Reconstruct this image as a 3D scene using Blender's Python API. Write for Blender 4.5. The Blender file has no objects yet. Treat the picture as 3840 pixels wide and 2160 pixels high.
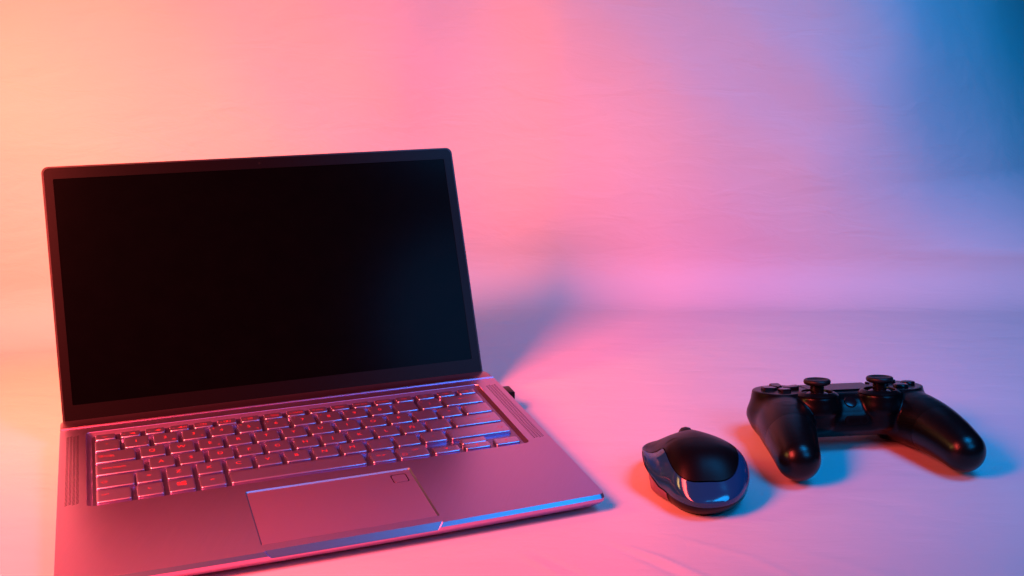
import bpy, bmesh, math
import numpy as np
from mathutils import Vector, Matrix
R = math.radians
scene = bpy.context.scene
col = scene.collection

# ------------------------------------------------------------------ camera
cam_d = bpy.data.cameras.new('camera')
cam = bpy.data.objects.new('camera', cam_d); col.objects.link(cam)
cam.location = (0.09173, -0.58181, 0.31414)
cam.rotation_euler = (R(75.3055), 0, 0)
cam_d.sensor_width = 36; cam_d.lens = 38.853
cam_d.clip_start = 0.01; cam_d.clip_end = 30
scene.camera = cam

# ------------------------------------------------------------------ world, lamps, exposure
w = bpy.data.worlds.new('World'); scene.world = w; w.use_nodes = True
w.node_tree.nodes['Background'].inputs[0].default_value = (0.2, 0.25, 0.5, 1)
w.node_tree.nodes['Background'].inputs[1].default_value = 0.003

def area_lamp(name, loc, target, size, power, color, size_y=None, spread=180, shape='RECTANGLE'):
    l = bpy.data.lights.new(name, 'AREA'); l.shape = shape; l.size = size; l.size_y = size_y or size
    l.energy = power; l.color = color; l.spread = R(spread)
    o = bpy.data.objects.new(name, l); col.objects.link(o); o.location = loc
    d = Vector(target) - Vector(loc)
    o.rotation_euler = d.to_track_quat('-Z', 'Y').to_euler()
    return o
area_lamp('red_lamp', (-0.337, -0.230, 0.492), (-0.245, 0.170, 0.02), 0.28, 16.3, (1.0, 0.073, 0.062), 0.36, 101)
area_lamp('orange_fill', (-0.422, 0.049, 0.293), (-0.17, 0.38, 0.17), 0.14, 1.35, (1.0, 0.56, 0.15), 0.14, 116)  # added fill, out of view: warms the left of wall and table
area_lamp('blue_lamp', (0.680, -0.390, 0.570), (0.42, 0.44, 0.28), 0.38, 1.95, (0.002, 0.350, 1.0), None, 122, 'DISK')
area_lamp('blue_top_lamp', (0.60, -0.08, 0.93), (0.50, 0.38, 0.14), 0.42, 4.1, (0.002, 0.350, 1.0), None, 104, 'DISK')

scene.view_settings.view_transform = 'Standard'
scene.view_settings.look = 'None'
scene.view_settings.exposure = 0
scene.view_settings.gamma = 1

# ------------------------------------------------------------------ helpers
MM = 0.001
def tag(o, label=None, category=None, kind=None, group=None):
    if label: o['label'] = label
    if category: o['category'] = category
    if kind: o['kind'] = kind
    if group: o['group'] = group
    return o
def mesh_obj(name, verts, faces, mat, parent=None, smooth=True, angle=35):
    me = bpy.data.meshes.new(name)
    me.from_pydata([tuple(float(c) * MM for c in v) for v in verts], [], faces)
    me.update()
    return finish(name, me, mat, parent, smooth, angle)
def finish(name, me, mat, parent=None, smooth=True, angle=35):
    bm = bmesh.new(); bm.from_mesh(me)
    bmesh.ops.recalc_face_normals(bm, faces=bm.faces)
    for e in bm.edges:
        if len(e.link_faces) == 2:
            e.smooth = e.calc_face_angle(0) < R(angle)
    for f in bm.faces: f.smooth = smooth
    bm.to_mesh(me); bm.free()
    if mat: me.materials.append(mat)
    o = bpy.data.objects.new(name, me); col.objects.link(o)
    if parent: o.parent = parent
    return o
def empty(name, loc=(0, 0, 0)):
    o = bpy.data.objects.new(name, None); col.objects.link(o); o.location = loc; o.empty_display_size = 0.02
    return o
def rrect(x0, y0, x1, y1, r, n=5):
    pts = []
    for cx, cy, a0 in ((x1 - r, y0 + r, -90), (x1 - r, y1 - r, 0), (x0 + r, y1 - r, 90), (x0 + r, y0 + r, 180)):
        for i in range(n + 1):
            a = R(a0 + 90 * i / n); pts.append((cx + r * math.cos(a), cy + r * math.sin(a)))
    return pts
def loft(rings, close_bottom=True, close_top=True):
    """rings: list of equal-length lists of 3d points"""
    n = len(rings[0]); v = [p for r in rings for p in r]; f = []
    for k in range(len(rings) - 1):
        a, b = k * n, (k + 1) * n
        for i in range(n):
            j = (i + 1) % n; f.append((a + i, a + j, b + j, b + i))
    if close_bottom: f.append(tuple(range(n))[::-1])
    if close_top: f.append(tuple(range((len(rings) - 1) * n, len(rings) * n)))
    return v, f
def slab(x0, y0, x1, y1, z0, z1, r=1, bev=0.4, n=4):
    """rounded block with bevelled top"""
    rings = []
    for ins, z in ((0, z0), (0, z1 - bev), (bev * 0.3, z1 - bev * 0.3), (bev, z1)):
        rings.append([(x, y, z) for x, y in rrect(x0 + ins, y0 + ins, x1 - ins, y1 - ins, max(r - ins * 0.6, 0.05), n)])
    return loft(rings)
def lathe(profile, n=32, c=(0, 0, 0)):
    """profile: (r, z) list; closed with caps when r>0"""
    rings = [[(c[0] + r * math.cos(2 * math.pi * i / n), c[1] + r * math.sin(2 * math.pi * i / n), c[2] + z) for i in range(n)] for r, z in profile]
    return loft(rings)

# ------------------------------------------------------------------ materials
def new_mat(name):
    m = bpy.data.materials.new(name); m.use_nodes = True
    nt = m.node_tree; return m, nt, nt.nodes['Principled BSDF']
def N(nt, typ, **kw):
    n = nt.nodes.new(typ)
    for k, v in kw.items():
        if k in n.inputs: n.inputs[k].default_value = v
        else: setattr(n, k, v)
    return n
def plain(name, color, rough=0.5, metal=0.0, spec=0.5, noise=None, coat=0, var=0.06, bump=0.0):
    m, nt, b = new_mat(name)
    b.inputs['Roughness'].default_value = rough; b.inputs['Metallic'].default_value = metal
    b.inputs['Specular IOR Level'].default_value = spec
    if coat: b.inputs['Coat Weight'].default_value = coat; b.inputs['Coat Roughness'].default_value = 0.03
    tc = N(nt, 'ShaderNodeTexCoord'); nz = N(nt, 'ShaderNodeTexNoise'); nz.inputs['Scale'].default_value = noise or 400; nz.inputs['Detail'].default_value = 4
    nt.links.new(tc.outputs['Object'], nz.inputs['Vector'])
    mr = N(nt, 'ShaderNodeMapRange'); mr.inputs['To Min'].default_value = 1 - var; mr.inputs['To Max'].default_value = 1 + var
    nt.links.new(nz.outputs['Fac'], mr.inputs['Value'])
    mx = N(nt, 'ShaderNodeVectorMath', operation='SCALE'); mx.inputs[0].default_value = color
    nt.links.new(mr.outputs['Result'], mx.inputs['Scale']); nt.links.new(mx.outputs['Vector'], b.inputs['Base Color'])
    if bump:
        bp = N(nt, 'ShaderNodeBump'); bp.inputs['Strength'].default_value = bump; bp.inputs['Distance'].default_value = 0.0002
        nt.links.new(nz.outputs['Fac'], bp.inputs['Height']); nt.links.new(bp.outputs['Normal'], b.inputs['Normal'])
    return m
def brushed_alu(name, color, rough, metal=0.9, strength=0.05):
    """anodised aluminium, spun in wide circles about a point far off the deck"""
    m, nt, b = new_mat(name)
    b.inputs['Metallic'].default_value = metal; b.inputs['Specular IOR Level'].default_value = 0.5
    tc = N(nt, 'ShaderNodeTexCoord'); mp = N(nt, 'ShaderNodeMapping'); mp.inputs['Location'].default_value = (-0.62, 0.30, 0)
    nt.links.new(tc.outputs['Object'], mp.inputs['Vector'])
    ln = N(nt, 'ShaderNodeVectorMath', operation='LENGTH'); nt.links.new(mp.outputs['Vector'], ln.inputs[0])
    sx = N(nt, 'ShaderNodeSeparateXYZ'); nt.links.new(mp.outputs['Vector'], sx.inputs[0])
    at = N(nt, 'ShaderNodeMath', operation='ARCTAN2'); nt.links.new(sx.outputs['Y'], at.inputs[0]); nt.links.new(sx.outputs['X'], at.inputs[1])
    cb = N(nt, 'ShaderNodeCombineXYZ')
    m1 = N(nt, 'ShaderNodeMath', operation='MULTIPLY'); m1.inputs[1].default_value = 1500; nt.links.new(ln.outputs['Value'], m1.inputs[0])
    m2 = N(nt, 'ShaderNodeMath', operation='MULTIPLY'); m2.inputs[1].default_value = 14; nt.links.new(at.outputs[0], m2.inputs[0])
    nt.links.new(m1.outputs[0], cb.inputs['X']); nt.links.new(m2.outputs[0], cb.inputs['Y'])
    nz = N(nt, 'ShaderNodeTexNoise'); nz.inputs['Scale'].default_value = 1.0; nz.inputs['Detail'].default_value = 3
    nt.links.new(cb.outputs[0], nz.inputs['Vector'])
    mr = N(nt, 'ShaderNodeMapRange'); mr.inputs['To Min'].default_value = rough - 0.03; mr.inputs['To Max'].default_value = rough + 0.03
    nt.links.new(nz.outputs['Fac'], mr.inputs['Value']); nt.links.new(mr.outputs[0], b.inputs['Roughness'])
    mc = N(nt, 'ShaderNodeMapRange'); mc.inputs['To Min'].default_value = 0.94; mc.inputs['To Max'].default_value = 1.06
    nt.links.new(nz.outputs['Fac'], mc.inputs['Value'])
    vs = N(nt, 'ShaderNodeVectorMath', operation='SCALE'); vs.inputs[0].default_value = color
    nt.links.new(mc.outputs[0], vs.inputs['Scale']); nt.links.new(vs.outputs[0], b.inputs['Base Color'])
    bp = N(nt, 'ShaderNodeBump'); bp.inputs['Strength'].default_value = strength; bp.inputs['Distance'].default_value = 0.0001
    nt.links.new(nz.outputs['Fac'], bp.inputs['Height']); nt.links.new(bp.outputs[0], b.inputs['Normal'])
    return m

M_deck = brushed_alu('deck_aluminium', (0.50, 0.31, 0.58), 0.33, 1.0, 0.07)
M_edge = plain('polished_chamfer', (0.22, 0.36, 0.50), 0.36, 1.0, noise=900)  # blue in the base colour stands in for the blue lamp's reflection
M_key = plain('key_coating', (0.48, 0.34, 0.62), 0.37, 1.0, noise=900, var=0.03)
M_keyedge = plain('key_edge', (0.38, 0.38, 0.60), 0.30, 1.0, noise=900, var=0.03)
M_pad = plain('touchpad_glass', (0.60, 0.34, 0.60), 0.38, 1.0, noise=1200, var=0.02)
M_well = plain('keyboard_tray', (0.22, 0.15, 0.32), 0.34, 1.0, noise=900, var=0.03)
M_legend = plain('legend_ink', (0.32, 0.02, 0.03), 0.5, 0.0, noise=900)
M_bezel = plain('bezel_plastic', (0.0018, 0.0014, 0.0018), 0.28, 0.0, 0.06, noise=600)
M_lid = plain('lid_aluminium', (0.02, 0.018, 0.02), 0.38, 0.8, noise=600)
M_screen = plain('screen_panel', (0.0005, 0.0005, 0.0007), 0.18, 0.0, 0.024, noise=60, var=0.3)
M_hinge = plain('hinge_coating', (0.32, 0.16, 0.26), 0.30, 1.0, noise=900)
M_dark = plain('dark_hole', (0.003, 0.003, 0.0035), 0.8, 0, 0.0)
M_black = plain('black_plastic', (0.0018, 0.0016, 0.002), 0.29, 0, 0.14, noise=1500, var=0.1, bump=0.05)
M_rubber = plain('black_rubber', (0.0035, 0.003, 0.0035), 0.46, 0, 0.25, noise=2500, var=0.1, bump=0.1)
M_blackgloss = plain('gloss_black_plastic', (0.004, 0.004, 0.005), 0.16, 0, 0.22, noise=300)
M_mousegloss = plain('gloss_navy_shell', (0.006, 0.045, 0.11), 0.11, 0.0, 0.50, noise=200, coat=0.0, var=0.04)
M_mousematte = plain('soft_touch_black', (0.002, 0.0018, 0.0024), 0.36, 0, 0.09, noise=2500, var=0.08)
M_thumb = plain('thumb_rubber', (0.15, 0.06, 0.10), 0.42, 0, 0.5, noise=2500, var=0.08)
M_port = plain('port_plastic', (0.0025, 0.0025, 0.003), 0.5, 0, 0.05, noise=900)
M_metal = plain('plug_metal', (0.5, 0.5, 0.5), 0.3, 1.0)
M_mark = plain('button_mark', (0.10, 0.12, 0.22), 0.5)

# grip texture: fine dimples at the controller's handle ends
def dimpled(name):
    m, nt, b = new_mat(name)
    b.inputs['Base Color'].default_value = (0.0022, 0.002, 0.0024, 1); b.inputs['Roughness'].default_value = 0.27; b.inputs['Specular IOR Level'].default_value = 0.26
    tc = N(nt, 'ShaderNodeTexCoord'); v = N(nt, 'ShaderNodeTexVoronoi'); v.inputs['Scale'].default_value = 1100; v.inputs['Randomness'].default_value = 0.15
    nt.links.new(tc.outputs['Object'], v.inputs['Vector'])
    bp = N(nt, 'ShaderNodeBump'); bp.inputs['Strength'].default_value = 0.16; bp.inputs['Distance'].default_value = 0.0003
    nt.links.new(v.outputs['Distance'], bp.inputs['Height']); nt.links.new(bp.outputs[0], b.inputs['Normal'])
    return m
M_dimple = dimpled('dimpled_grip')

# ------------------------------------------------------------------ the setting: one white sheet, table running up into a wall
def paper():
    m, nt, b = new_mat('white_backdrop_paper')
    b.inputs['Roughness'].default_value = 0.62; b.inputs['Specular IOR Level'].default_value = 0.35
    tc = N(nt, 'ShaderNodeTexCoord')
    n0 = N(nt, 'ShaderNodeTexNoise'); n0.inputs['Scale'].default_value = 5; n0.inputs['Detail'].default_value = 2
    nt.links.new(tc.outputs['Object'], n0.inputs['Vector'])
    mr = N(nt, 'ShaderNodeMapRange'); mr.inputs['To Min'].default_value = 0.41; mr.inputs['To Max'].default_value = 0.46
    nt.links.new(n0.outputs['Fac'], mr.inputs['Value'])
    cb = N(nt, 'ShaderNodeCombineXYZ')
    for k in 'XYZ': nt.links.new(mr.outputs[0], cb.inputs[k])
    nt.links.new(cb.outputs[0], b.inputs['Base Color'])
    # long soft streaks
    mp = N(nt, 'ShaderNodeMapping'); mp.inputs['Scale'].default_value = (9, 42, 20); mp.inputs['Rotation'].default_value = (0, 0, R(24))
    nt.links.new(tc.outputs['Object'], mp.inputs['Vector'])
    n1 = N(nt, 'ShaderNodeTexNoise'); n1.inputs['Scale'].default_value = 1; n1.inputs['Detail'].default_value = 3
    nt.links.new(mp.outputs[0], n1.inputs['Vector'])
    bp = N(nt, 'ShaderNodeBump'); bp.inputs['Strength'].default_value = 0.22; bp.inputs['Distance'].default_value = 0.004
    nt.links.new(n1.outputs['Fac'], bp.inputs['Height'])
    mp3 = N(nt, 'ShaderNodeMapping'); mp3.inputs['Scale'].default_value = (16, 30, 52); mp3.inputs['Rotation'].default_value = (0, R(9), R(-32))
    nt.links.new(tc.outputs['Object'], mp3.inputs['Vector'])
    n3 = N(nt, 'ShaderNodeTexNoise'); n3.inputs['Scale'].default_value = 1; n3.inputs['Detail'].default_value = 5; n3.inputs['Distortion'].default_value = 0.6
    nt.links.new(mp3.outputs[0], n3.inputs['Vector'])
    b3 = N(nt, 'ShaderNodeBump'); b3.inputs['Strength'].default_value = 0.5; b3.inputs['Distance'].default_value = 0.0025
    nt.links.new(n3.outputs['Fac'], b3.inputs['Height']); nt.links.new(bp.outputs[0], b3.inputs['Normal']); bp = b3
    n2 = N(nt, 'ShaderNodeTexNoise'); n2.inputs['Scale'].default_value = 700; n2.inputs['Detail'].default_value = 2
    nt.links.new(tc.outputs['Object'], n2.inputs['Vector'])
    b2 = N(nt, 'ShaderNodeBump'); b2.inputs['Strength'].default_value = 0.04; b2.inputs['Distance'].default_value = 0.0003
    nt.links.new(n2.outputs['Fac'], b2.inputs['Height']); nt.links.new(bp.outputs[0], b2.inputs['Normal'])
    nt.links.new(b2.outputs[0], b.inputs['Normal'])
    return m
M_paper = paper()

def fold_y(x):      # where the sheet turns up, in mm
    t = np.clip((x - 60 + 90) / 180, 0, 1); t = t * t * (3 - 2 * t)
    a = 581 + (x - 60) * 0.345; c = 577 - (x - 60) * 0.012
    b = a * (1 - t) + c * t
    return b
def creases(x, y):
    """thin raised folds in the sheet where it lies on the table (mm)"""
    z = np.zeros_like(x)
    lines = [([(95, 5), (118, -22), (140, -60)], 1.1, 2.6), ([(103, 8), (128, -18), (152, -52)], -0.8, 2.2),
             ([(150, 18), (178, -2), (215, -40)], 1.0, 2.6), ([(143, 20), (170, -4), (205, -44)], -0.8, 2.4),
             ([(40, -32), (75, -50), (120, -84)], 0.7, 3.0), ([(240, 20), (300, -20), (370, -60)], 0.35, 5.0),
             ([(110, 90), (150, 70), (185, 40)], 0.25, 5.0), ([(160, 40), (230, 0), (280, -60)], 0.4, 3.0)]
    for pl, amp, wd in lines:
        d = np.full_like(x, 1e9); tt = np.zeros_like(x); L = len(pl) - 1
        for i, ((ax, ay), (bx, by)) in enumerate(zip(pl[:-1], pl[1:])):
            ux, uy = bx - ax, by - ay; t = np.clip(((x - ax) * ux + (y - ay) * uy) / (ux * ux + uy * uy), 0, 1)
            dd = np.hypot(x - ax - t * ux, y - ay - t * uy); m = dd < d
            d = np.where(m, dd, d); tt = np.where(m, (i + t) / L, tt)
        z += amp * np.exp(-(d / wd) ** 2) * np.sin(np.pi * np.clip(tt, 0, 1)) ** 0.7
    return z
_rng = np.random.RandomState(7)
_W = [(_rng.uniform(0.6, 2.4) / 60, _rng.uniform(0.5, 2.6) / 38, _rng.uniform(0, 6.28), _rng.choice([-1, 1])) for _ in range(14)]
def rumple(x, h):
    """soft, shallow unevenness of the hanging sheet (mm)"""
    v = sum(np.sin(a * x * s + b * h + c + 1.3 * np.sin(x / 90. + c)) / (a * 60 + b * 38) for a, b, c, s in _W)
    return 1.0 * v
def turn(x):
    q = np.clip((x - 400) / 300., 0, None); return np.where(q < 1, q * q, 2 * q - 1)
def build_backdrop():
    xs = np.concatenate([np.arange(-1300, -420, 20.), np.arange(-420, 820, 2.5), np.arange(820, 1700, 20.)])
    rad = 52.0
    s1 = np.concatenate([np.linspace(-900, -140, 30), np.arange(-137, 30, 1.6)]) ; s2 = np.arange(33, 500, 8.)
    rows = []
    for yv in np.concatenate([s1, s2]):
        f = np.clip((yv - 0) / 500, 0, 1); y = yv + f * (fold_y(xs) - rad - 500)
        zc = creases(xs, y) if yv > -140 and yv < 200 else np.zeros_like(xs)
        rows.append(np.stack([xs, y, zc], 1))
    for a in np.linspace(0, 90, 13):
        rows.append(np.stack([xs, fold_y(xs) - rad + rad * math.sin(R(a)), np.full_like(xs, rad * (1 - math.cos(R(a))))], 1))
    for h in np.concatenate([np.arange(rad + 5, 460, 6.), np.linspace(460, 800, 12)]):
        k = min(1, (h - rad) / 120.)
        t = np.clip((xs - 560) / 240, 0, 1)
        wav = k * (2.5 * np.sin(xs / 47 + h / 300) * np.clip((xs - 250) / 300, 0, 1) + 1.6 * np.sin(xs / 23 + 1 + h / 170) * np.clip((xs - 400) / 250, 0, 1))
        wav += k * 1.5 * np.sin(h / 31. + xs / 190.) * np.clip((150 - xs) / 300, 0, 1)
        wav += k * rumple(xs, h)
        back = 200 * (0.42 * np.clip((h - rad) / 70., 0, 1) + 0.58 * np.clip((h - rad) / 230., 0, 1.2)) * turn(xs)
        rows.append(np.stack([xs, fold_y(xs) + wav + back, np.full_like(xs, h)], 1))
    P = np.stack(rows); nr, nc = P.shape[:2]
    P = P.reshape(-1, 3) * MM
    idx = np.arange(nr * nc).reshape(nr, nc)
    F = np.stack([idx[:-1, :-1], idx[:-1, 1:], idx[1:, 1:], idx[1:, :-1]], -1).reshape(-1, 4)
    me = bpy.data.meshes.new('backdrop'); me.vertices.add(len(P)); me.vertices.foreach_set('co', P.ravel())
    me.loops.add(F.size); me.loops.foreach_set('vertex_index', F.ravel().astype(np.int32))
    me.polygons.add(len(F)); me.polygons.foreach_set('loop_start', np.arange(0, F.size, 4, dtype=np.int32))
    me.update(); me.validate(); me.polygons.foreach_set('use_smooth', np.ones(len(F), bool)); me.materials.append(M_paper)
    o = bpy.data.objects.new('backdrop', me); col.objects.link(o); tag(o, kind='structure')
    return o
build_backdrop()

# ------------------------------------------------------------------ laptop (local mm: x along the keys, y towards the hinge, z=0 the key tops)
lap = empty('laptop')
RW = Matrix.Rotation(R(20.46344), 4, 'Z') @ Matrix.Rotation(R(2.32571), 4, 'X')
lap.matrix_world = Matrix.Translation((-0.162030, 0.037653, 0.016233)) @ RW
tag(lap, 'open silver laptop with a black screen, lit pink and blue, standing left of the mouse', 'laptop')
XL, XR, YF, YB, ZB = -22.9, 300.2, -91.3, 120.5, -11.0

def cutter(v, f):
    me = bpy.data.meshes.new('cut'); me.from_pydata([tuple(c * MM for c in p) for p in v], [], f)
    bm = bmesh.new(); bm.from_mesh(me); bmesh.ops.recalc_face_normals(bm, faces=bm.faces); bm.to_mesh(me); bm.free()
    o = bpy.data.objects.new('cut', me); col.objects.link(o); return o
def apply_bool(o, cut):
    cut.parent = o.parent; bpy.context.view_layer.update()
    md = o.modifiers.new('b', 'BOOLEAN'); md.operation = 'DIFFERENCE'; md.solver = 'EXACT'; md.object = cut
    dg = bpy.context.evaluated_depsgraph_get(); dg.update()
    me = bpy.data.meshes.new_from_object(o.evaluated_get(dg)); o.modifiers.clear()
    o.data = me; bpy.data.objects.remove(cut)
def finish_flat(o, deg):
    b = bmesh.new(); b.from_mesh(o.data)
    for e in b.edges:
        if len(e.link_faces) == 2: e.smooth = e.calc_face_angle(0) < R(deg)
    for fc in b.faces: fc.smooth = True
    b.to_mesh(o.data); b.free()
def base_ring(ix, iyf, iyb, z, r):
    """outline with a slightly bowed front edge"""
    pts = rrect(XL + ix, YF + iyf, XR - ix, YB - iyb, r, 6)
    out = []
    # subdivide the front edge so that it can bow
    fr = [(XL + ix + r + (XR - XL - 2 * ix - 2 * r) * k / 16, YF + iyf) for k in range(1, 16)]
    pts = pts + fr
    c = (XL + XR) / 2; hw = (XR - XL) / 2
    for x, y in pts:
        bow = 2.4 * (1 - ((x - c) / hw) ** 2) if y < YF + iyf + 0.01 + r else 0
        out.append((x, y - bow * max(0, min(1, (YF + iyf + r - y) / r)), z))
    return out
rings = [base_ring(9, 10, 4, ZB, 6), base_ring(2.5, 3, 1.5, ZB + 2.8, 5), base_ring(0.6, 0.8, 0.3, -5.6, 4), base_ring(0, 0, 0, -4.4, 4),
         base_ring(0, 0, 0, -2.4, 4), base_ring(0.5, 1.6, 0.3, 0.0, 4)]
v, f = loft(rings)
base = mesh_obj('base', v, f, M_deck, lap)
# keyboard well: sloping sides
wr = [[(x, y, 0.4) for x, y in rrect(-5.9, -4.2, 283.0, 110.2, 3.2, 4)], [(x, y, -0.3) for x, y in rrect(-5.4, -3.9, 282.7, 109.8, 3.2, 4)],
      [(x, y, -2.3) for x, y in rrect(-2.2, -2.4, 280.4, 106.0, 2.4, 4)]]
apply_bool(base, cutter(*loft(wr)))
apply_bool(base, cutter(*loft([[(x, y, z) for x, y in rrect(87, -83.8, 193.4, -15.1, 1.4, 3)] for z in (0.6, -1.2)])))
# finger notch in the front edge
nz = [(86.2, YF + 3.4, 0.6), (194.6, YF + 3.4, 0.6), (194.6, YF - 5, 0.6), (86.2, YF - 5, 0.6)]
ncv = [(88.0, YF + 0.8, 0.3), (193.0, YF + 0.8, 0.3), (195.5, YF - 6, 0.3), (85.5, YF - 6, 0.3),
       (91.5, YF - 2.0, -3.9), (189.5, YF - 2.0, -3.9), (189.5, YF - 6, -3.9), (91.5, YF - 6, -3.9)]
apply_bool(base, cutter(ncv, [(0, 1, 2, 3), (7, 6, 5, 4), (0, 4, 5, 1), (1, 5, 6, 2), (2, 6, 7, 3), (3, 7, 4, 0)]))
# speaker slots
cv, cf = [], []
def slots(x0, x1, y0, y1, lean):
    rows = int((y1 - y0) / 1.75); cw = (x1 - x0) / 3.5
    for r_ in range(rows):
        for c_ in range(4):
            off = (c_ % 2) * 0.87
            cy = y0 + r_ * 1.75 + off + 0.8; cx = x0 + (c_ + 0.5) * (x1 - x0) / 4
            if cy > y1: continue
            hl, hw = 1.05, 0.26; dx, dy = math.cos(lean), math.sin(lean)
            q = [(cx + a * hl * dx - b * hw * dy, cy + a * hl * dy + b * hw * dx) for a, b in ((-1, -1), (1, -1), (1, 1), (-1, 1))]
            k = len(cv)
            cv.extend([(x, y, -0.9) for x, y in q] + [(x, y, 0.3) for x, y in q])
            cf.extend([(k + 3, k + 2, k + 1, k), (k + 4, k + 5, k + 6, k + 7)] + [(k + i, k + (i + 1) % 4, k + 4 + (i + 1) % 4, k + 4 + i) for i in range(4)])
slots(-18.4, -9.8, 1, 106, R(38)); slots(287.4, 296.2, 1.5, 106, R(38))
apply_bool(base, cutter(cv, cf))
# finish the base: dark slot floors, polished front chamfer
me = base.data
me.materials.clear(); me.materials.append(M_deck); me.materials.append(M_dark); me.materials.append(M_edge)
bm = bmesh.new(); bm.from_mesh(me)
for fc in bm.faces:
    c = fc.calc_center_median() / MM; n = fc.normal; fc.material_index = 0
    if (c.x < -9 or c.x > 286.5) and 0 < c.y < 107.5 and -1.0 < c.z < -0.05 and fc.calc_area() < 3e-6: fc.material_index = 1
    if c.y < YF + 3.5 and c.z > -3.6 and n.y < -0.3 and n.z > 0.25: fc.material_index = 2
    fc.smooth = True
for e in bm.edges:
    if len(e.link_faces) == 2: e.smooth = e.calc_face_angle(0) < R(12)
bm.to_mesh(me); bm.free()

# keyboard tray surface: the floor of the well is part of the base; a thin part on top gives it its own finish
v, f = loft([[(x, y, z) for x, y in rrect(-2.1, -2.3, 280.3, 105.9, 2.3, 3)] for z in (-2.296, -2.2)])
mesh_obj('keyboard_tray', v, f, M_well, lap, smooth=False)

# touchpad and the fingerprint square in it
v, f = slab(88.15, -82.7, 192.25, -16.2, -1.15, -0.62, 0.8, 0.12)
pad = mesh_obj('touchpad', v, f, M_pad, lap)
apply_bool(pad, cutter(*loft([[(x, y, z) for x, y in rrect(178.4, -32.4, 189.0, -20.8, 1.6, 3)] for z in (0.4, -1.25)])))
finish_flat(pad, 12)
if not pad.data.materials: pad.data.materials.append(M_pad)
v, f = slab(179.15, -31.6, 188.25, -21.6, -1.01, -0.64, 1.4, 0.10)
mesh_obj('fingerprint_sensor', v, f, M_pad, pad, smooth=False)
v, f = loft([[(x, y, z) for x, y in rrect(178.45, -32.35, 188.95, -20.85, 1.6, 3)] for z in (-1.16, -1.02)])
mesh_obj('sensor_groove_shade', v, f, M_dark, pad, smooth=False)  # dark plate added so the groove round the sensor looks shaded
# the touchpad's bright cut edge
pr = [rrect(87.02 + i, -83.78 + i, 193.38 - i, -15.12 - i, 1.4, 3) for i in (0.0, 0.0, 1.0, 1.0)]
zz = (-1.1, 0.02, -0.95, -1.1)
v, f = loft([[(x, y, z) for x, y in p_] for p_, z in zip(pr, zz)], False, False)
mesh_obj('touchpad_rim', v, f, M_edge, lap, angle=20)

# keys
def text_mesh(s, size, depth=0.03, off=-0.012):
    cu = bpy.data.curves.new('t', 'FONT'); cu.body = s; cu.size = size * MM; cu.align_x = 'CENTER'; cu.align_y = 'CENTER'
    cu.resolution_u = 3; cu.offset = off * size * MM
    o = bpy.data.objects.new('t', cu); col.objects.link(o)
    dg = bpy.context.evaluated_depsgraph_get(); dg.update()
    m = bpy.data.meshes.new_from_object(o.evaluated_get(dg)); bpy.data.objects.remove(o)
    return m
legend_cache = {}
def legend(key, s, x, y, size, z):
    k = (s, size)
    if k not in legend_cache:
        m = text_mesh(s, size); m.materials.clear(); m.materials.append(M_legend); legend_cache[k] = m
    o = bpy.data.objects.new('legend', legend_cache[k]); col.objects.link(o); o.parent = key
    o.location = (x * MM, y * MM, z * MM); return o
def poly_legend(key, polys, z):
    v, f = [], []
    for p_ in polys:
        k = len(v); v += [(x, y, 0) for x, y in p_]; f.append(tuple(range(k, k + len(p_))))
    o = mesh_obj('legend', v, f, M_legend, key, smooth=False); o.location = (0, 0, z * MM); return o
def stroke(pts, w=0.22):
    out = []
    for (ax, ay), (bx, by) in zip(pts[:-1], pts[1:]):
        L = math.hypot(bx - ax, by - ay) or 1; nx, ny = -(by - ay) / L * w / 2, (bx - ax) / L * w / 2
        out.append([(ax + nx, ay + ny), (ax - nx, ay - ny), (bx - nx, by - ny), (bx + nx, by + ny)])
    return out
key_cache = {}
def key_mesh(w_, d_):
    k = (round(w_, 2), round(d_, 2))
    if k in key_cache: return key_cache[k]
    rr = []
    for ins, z in ((0.0, -2.15), (0.0, -0.6), (0.10, -0.28), (0.28, -0.08), (0.5, 0.0)):
        rr.append([(x, y, z) for x, y in rrect(ins, ins, w_ - ins, d_ - ins, 1.3 - ins * 0.6, 4)])
    # shallow dish
    rr.append([(x, y, -0.05) for x, y in rrect(2.2, 2.2, w_ - 2.2, d_ - 2.2, 1.0, 4)])
    v, f = loft(rr)
    o = mesh_obj('key', v, f, M_key, None, angle=40); me = o.data; bpy.data.objects.remove(o); key_cache[k] = me
    me.materials.append(M_keyedge)
    for fc in me.polygons:
        if fc.normal.z < 0.93 and fc.center.z > -0.0017: fc.material_index = 1
    return me
ZT = 0.0
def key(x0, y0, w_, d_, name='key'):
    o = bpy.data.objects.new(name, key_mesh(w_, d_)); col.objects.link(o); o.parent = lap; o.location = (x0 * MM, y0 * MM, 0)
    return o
P = 19.05; KW, KD = 16.1, 16.3
def letter(k, s, size=5.6, dx=0, dy=0): legend(k, s, KW / 2 - 0.4 + dx, KD / 2 + 0.8 + dy, size, 0.0)
def small(k, s, x, y, size=2.6): legend(k, s, x, y, size, 0.0)
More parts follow.
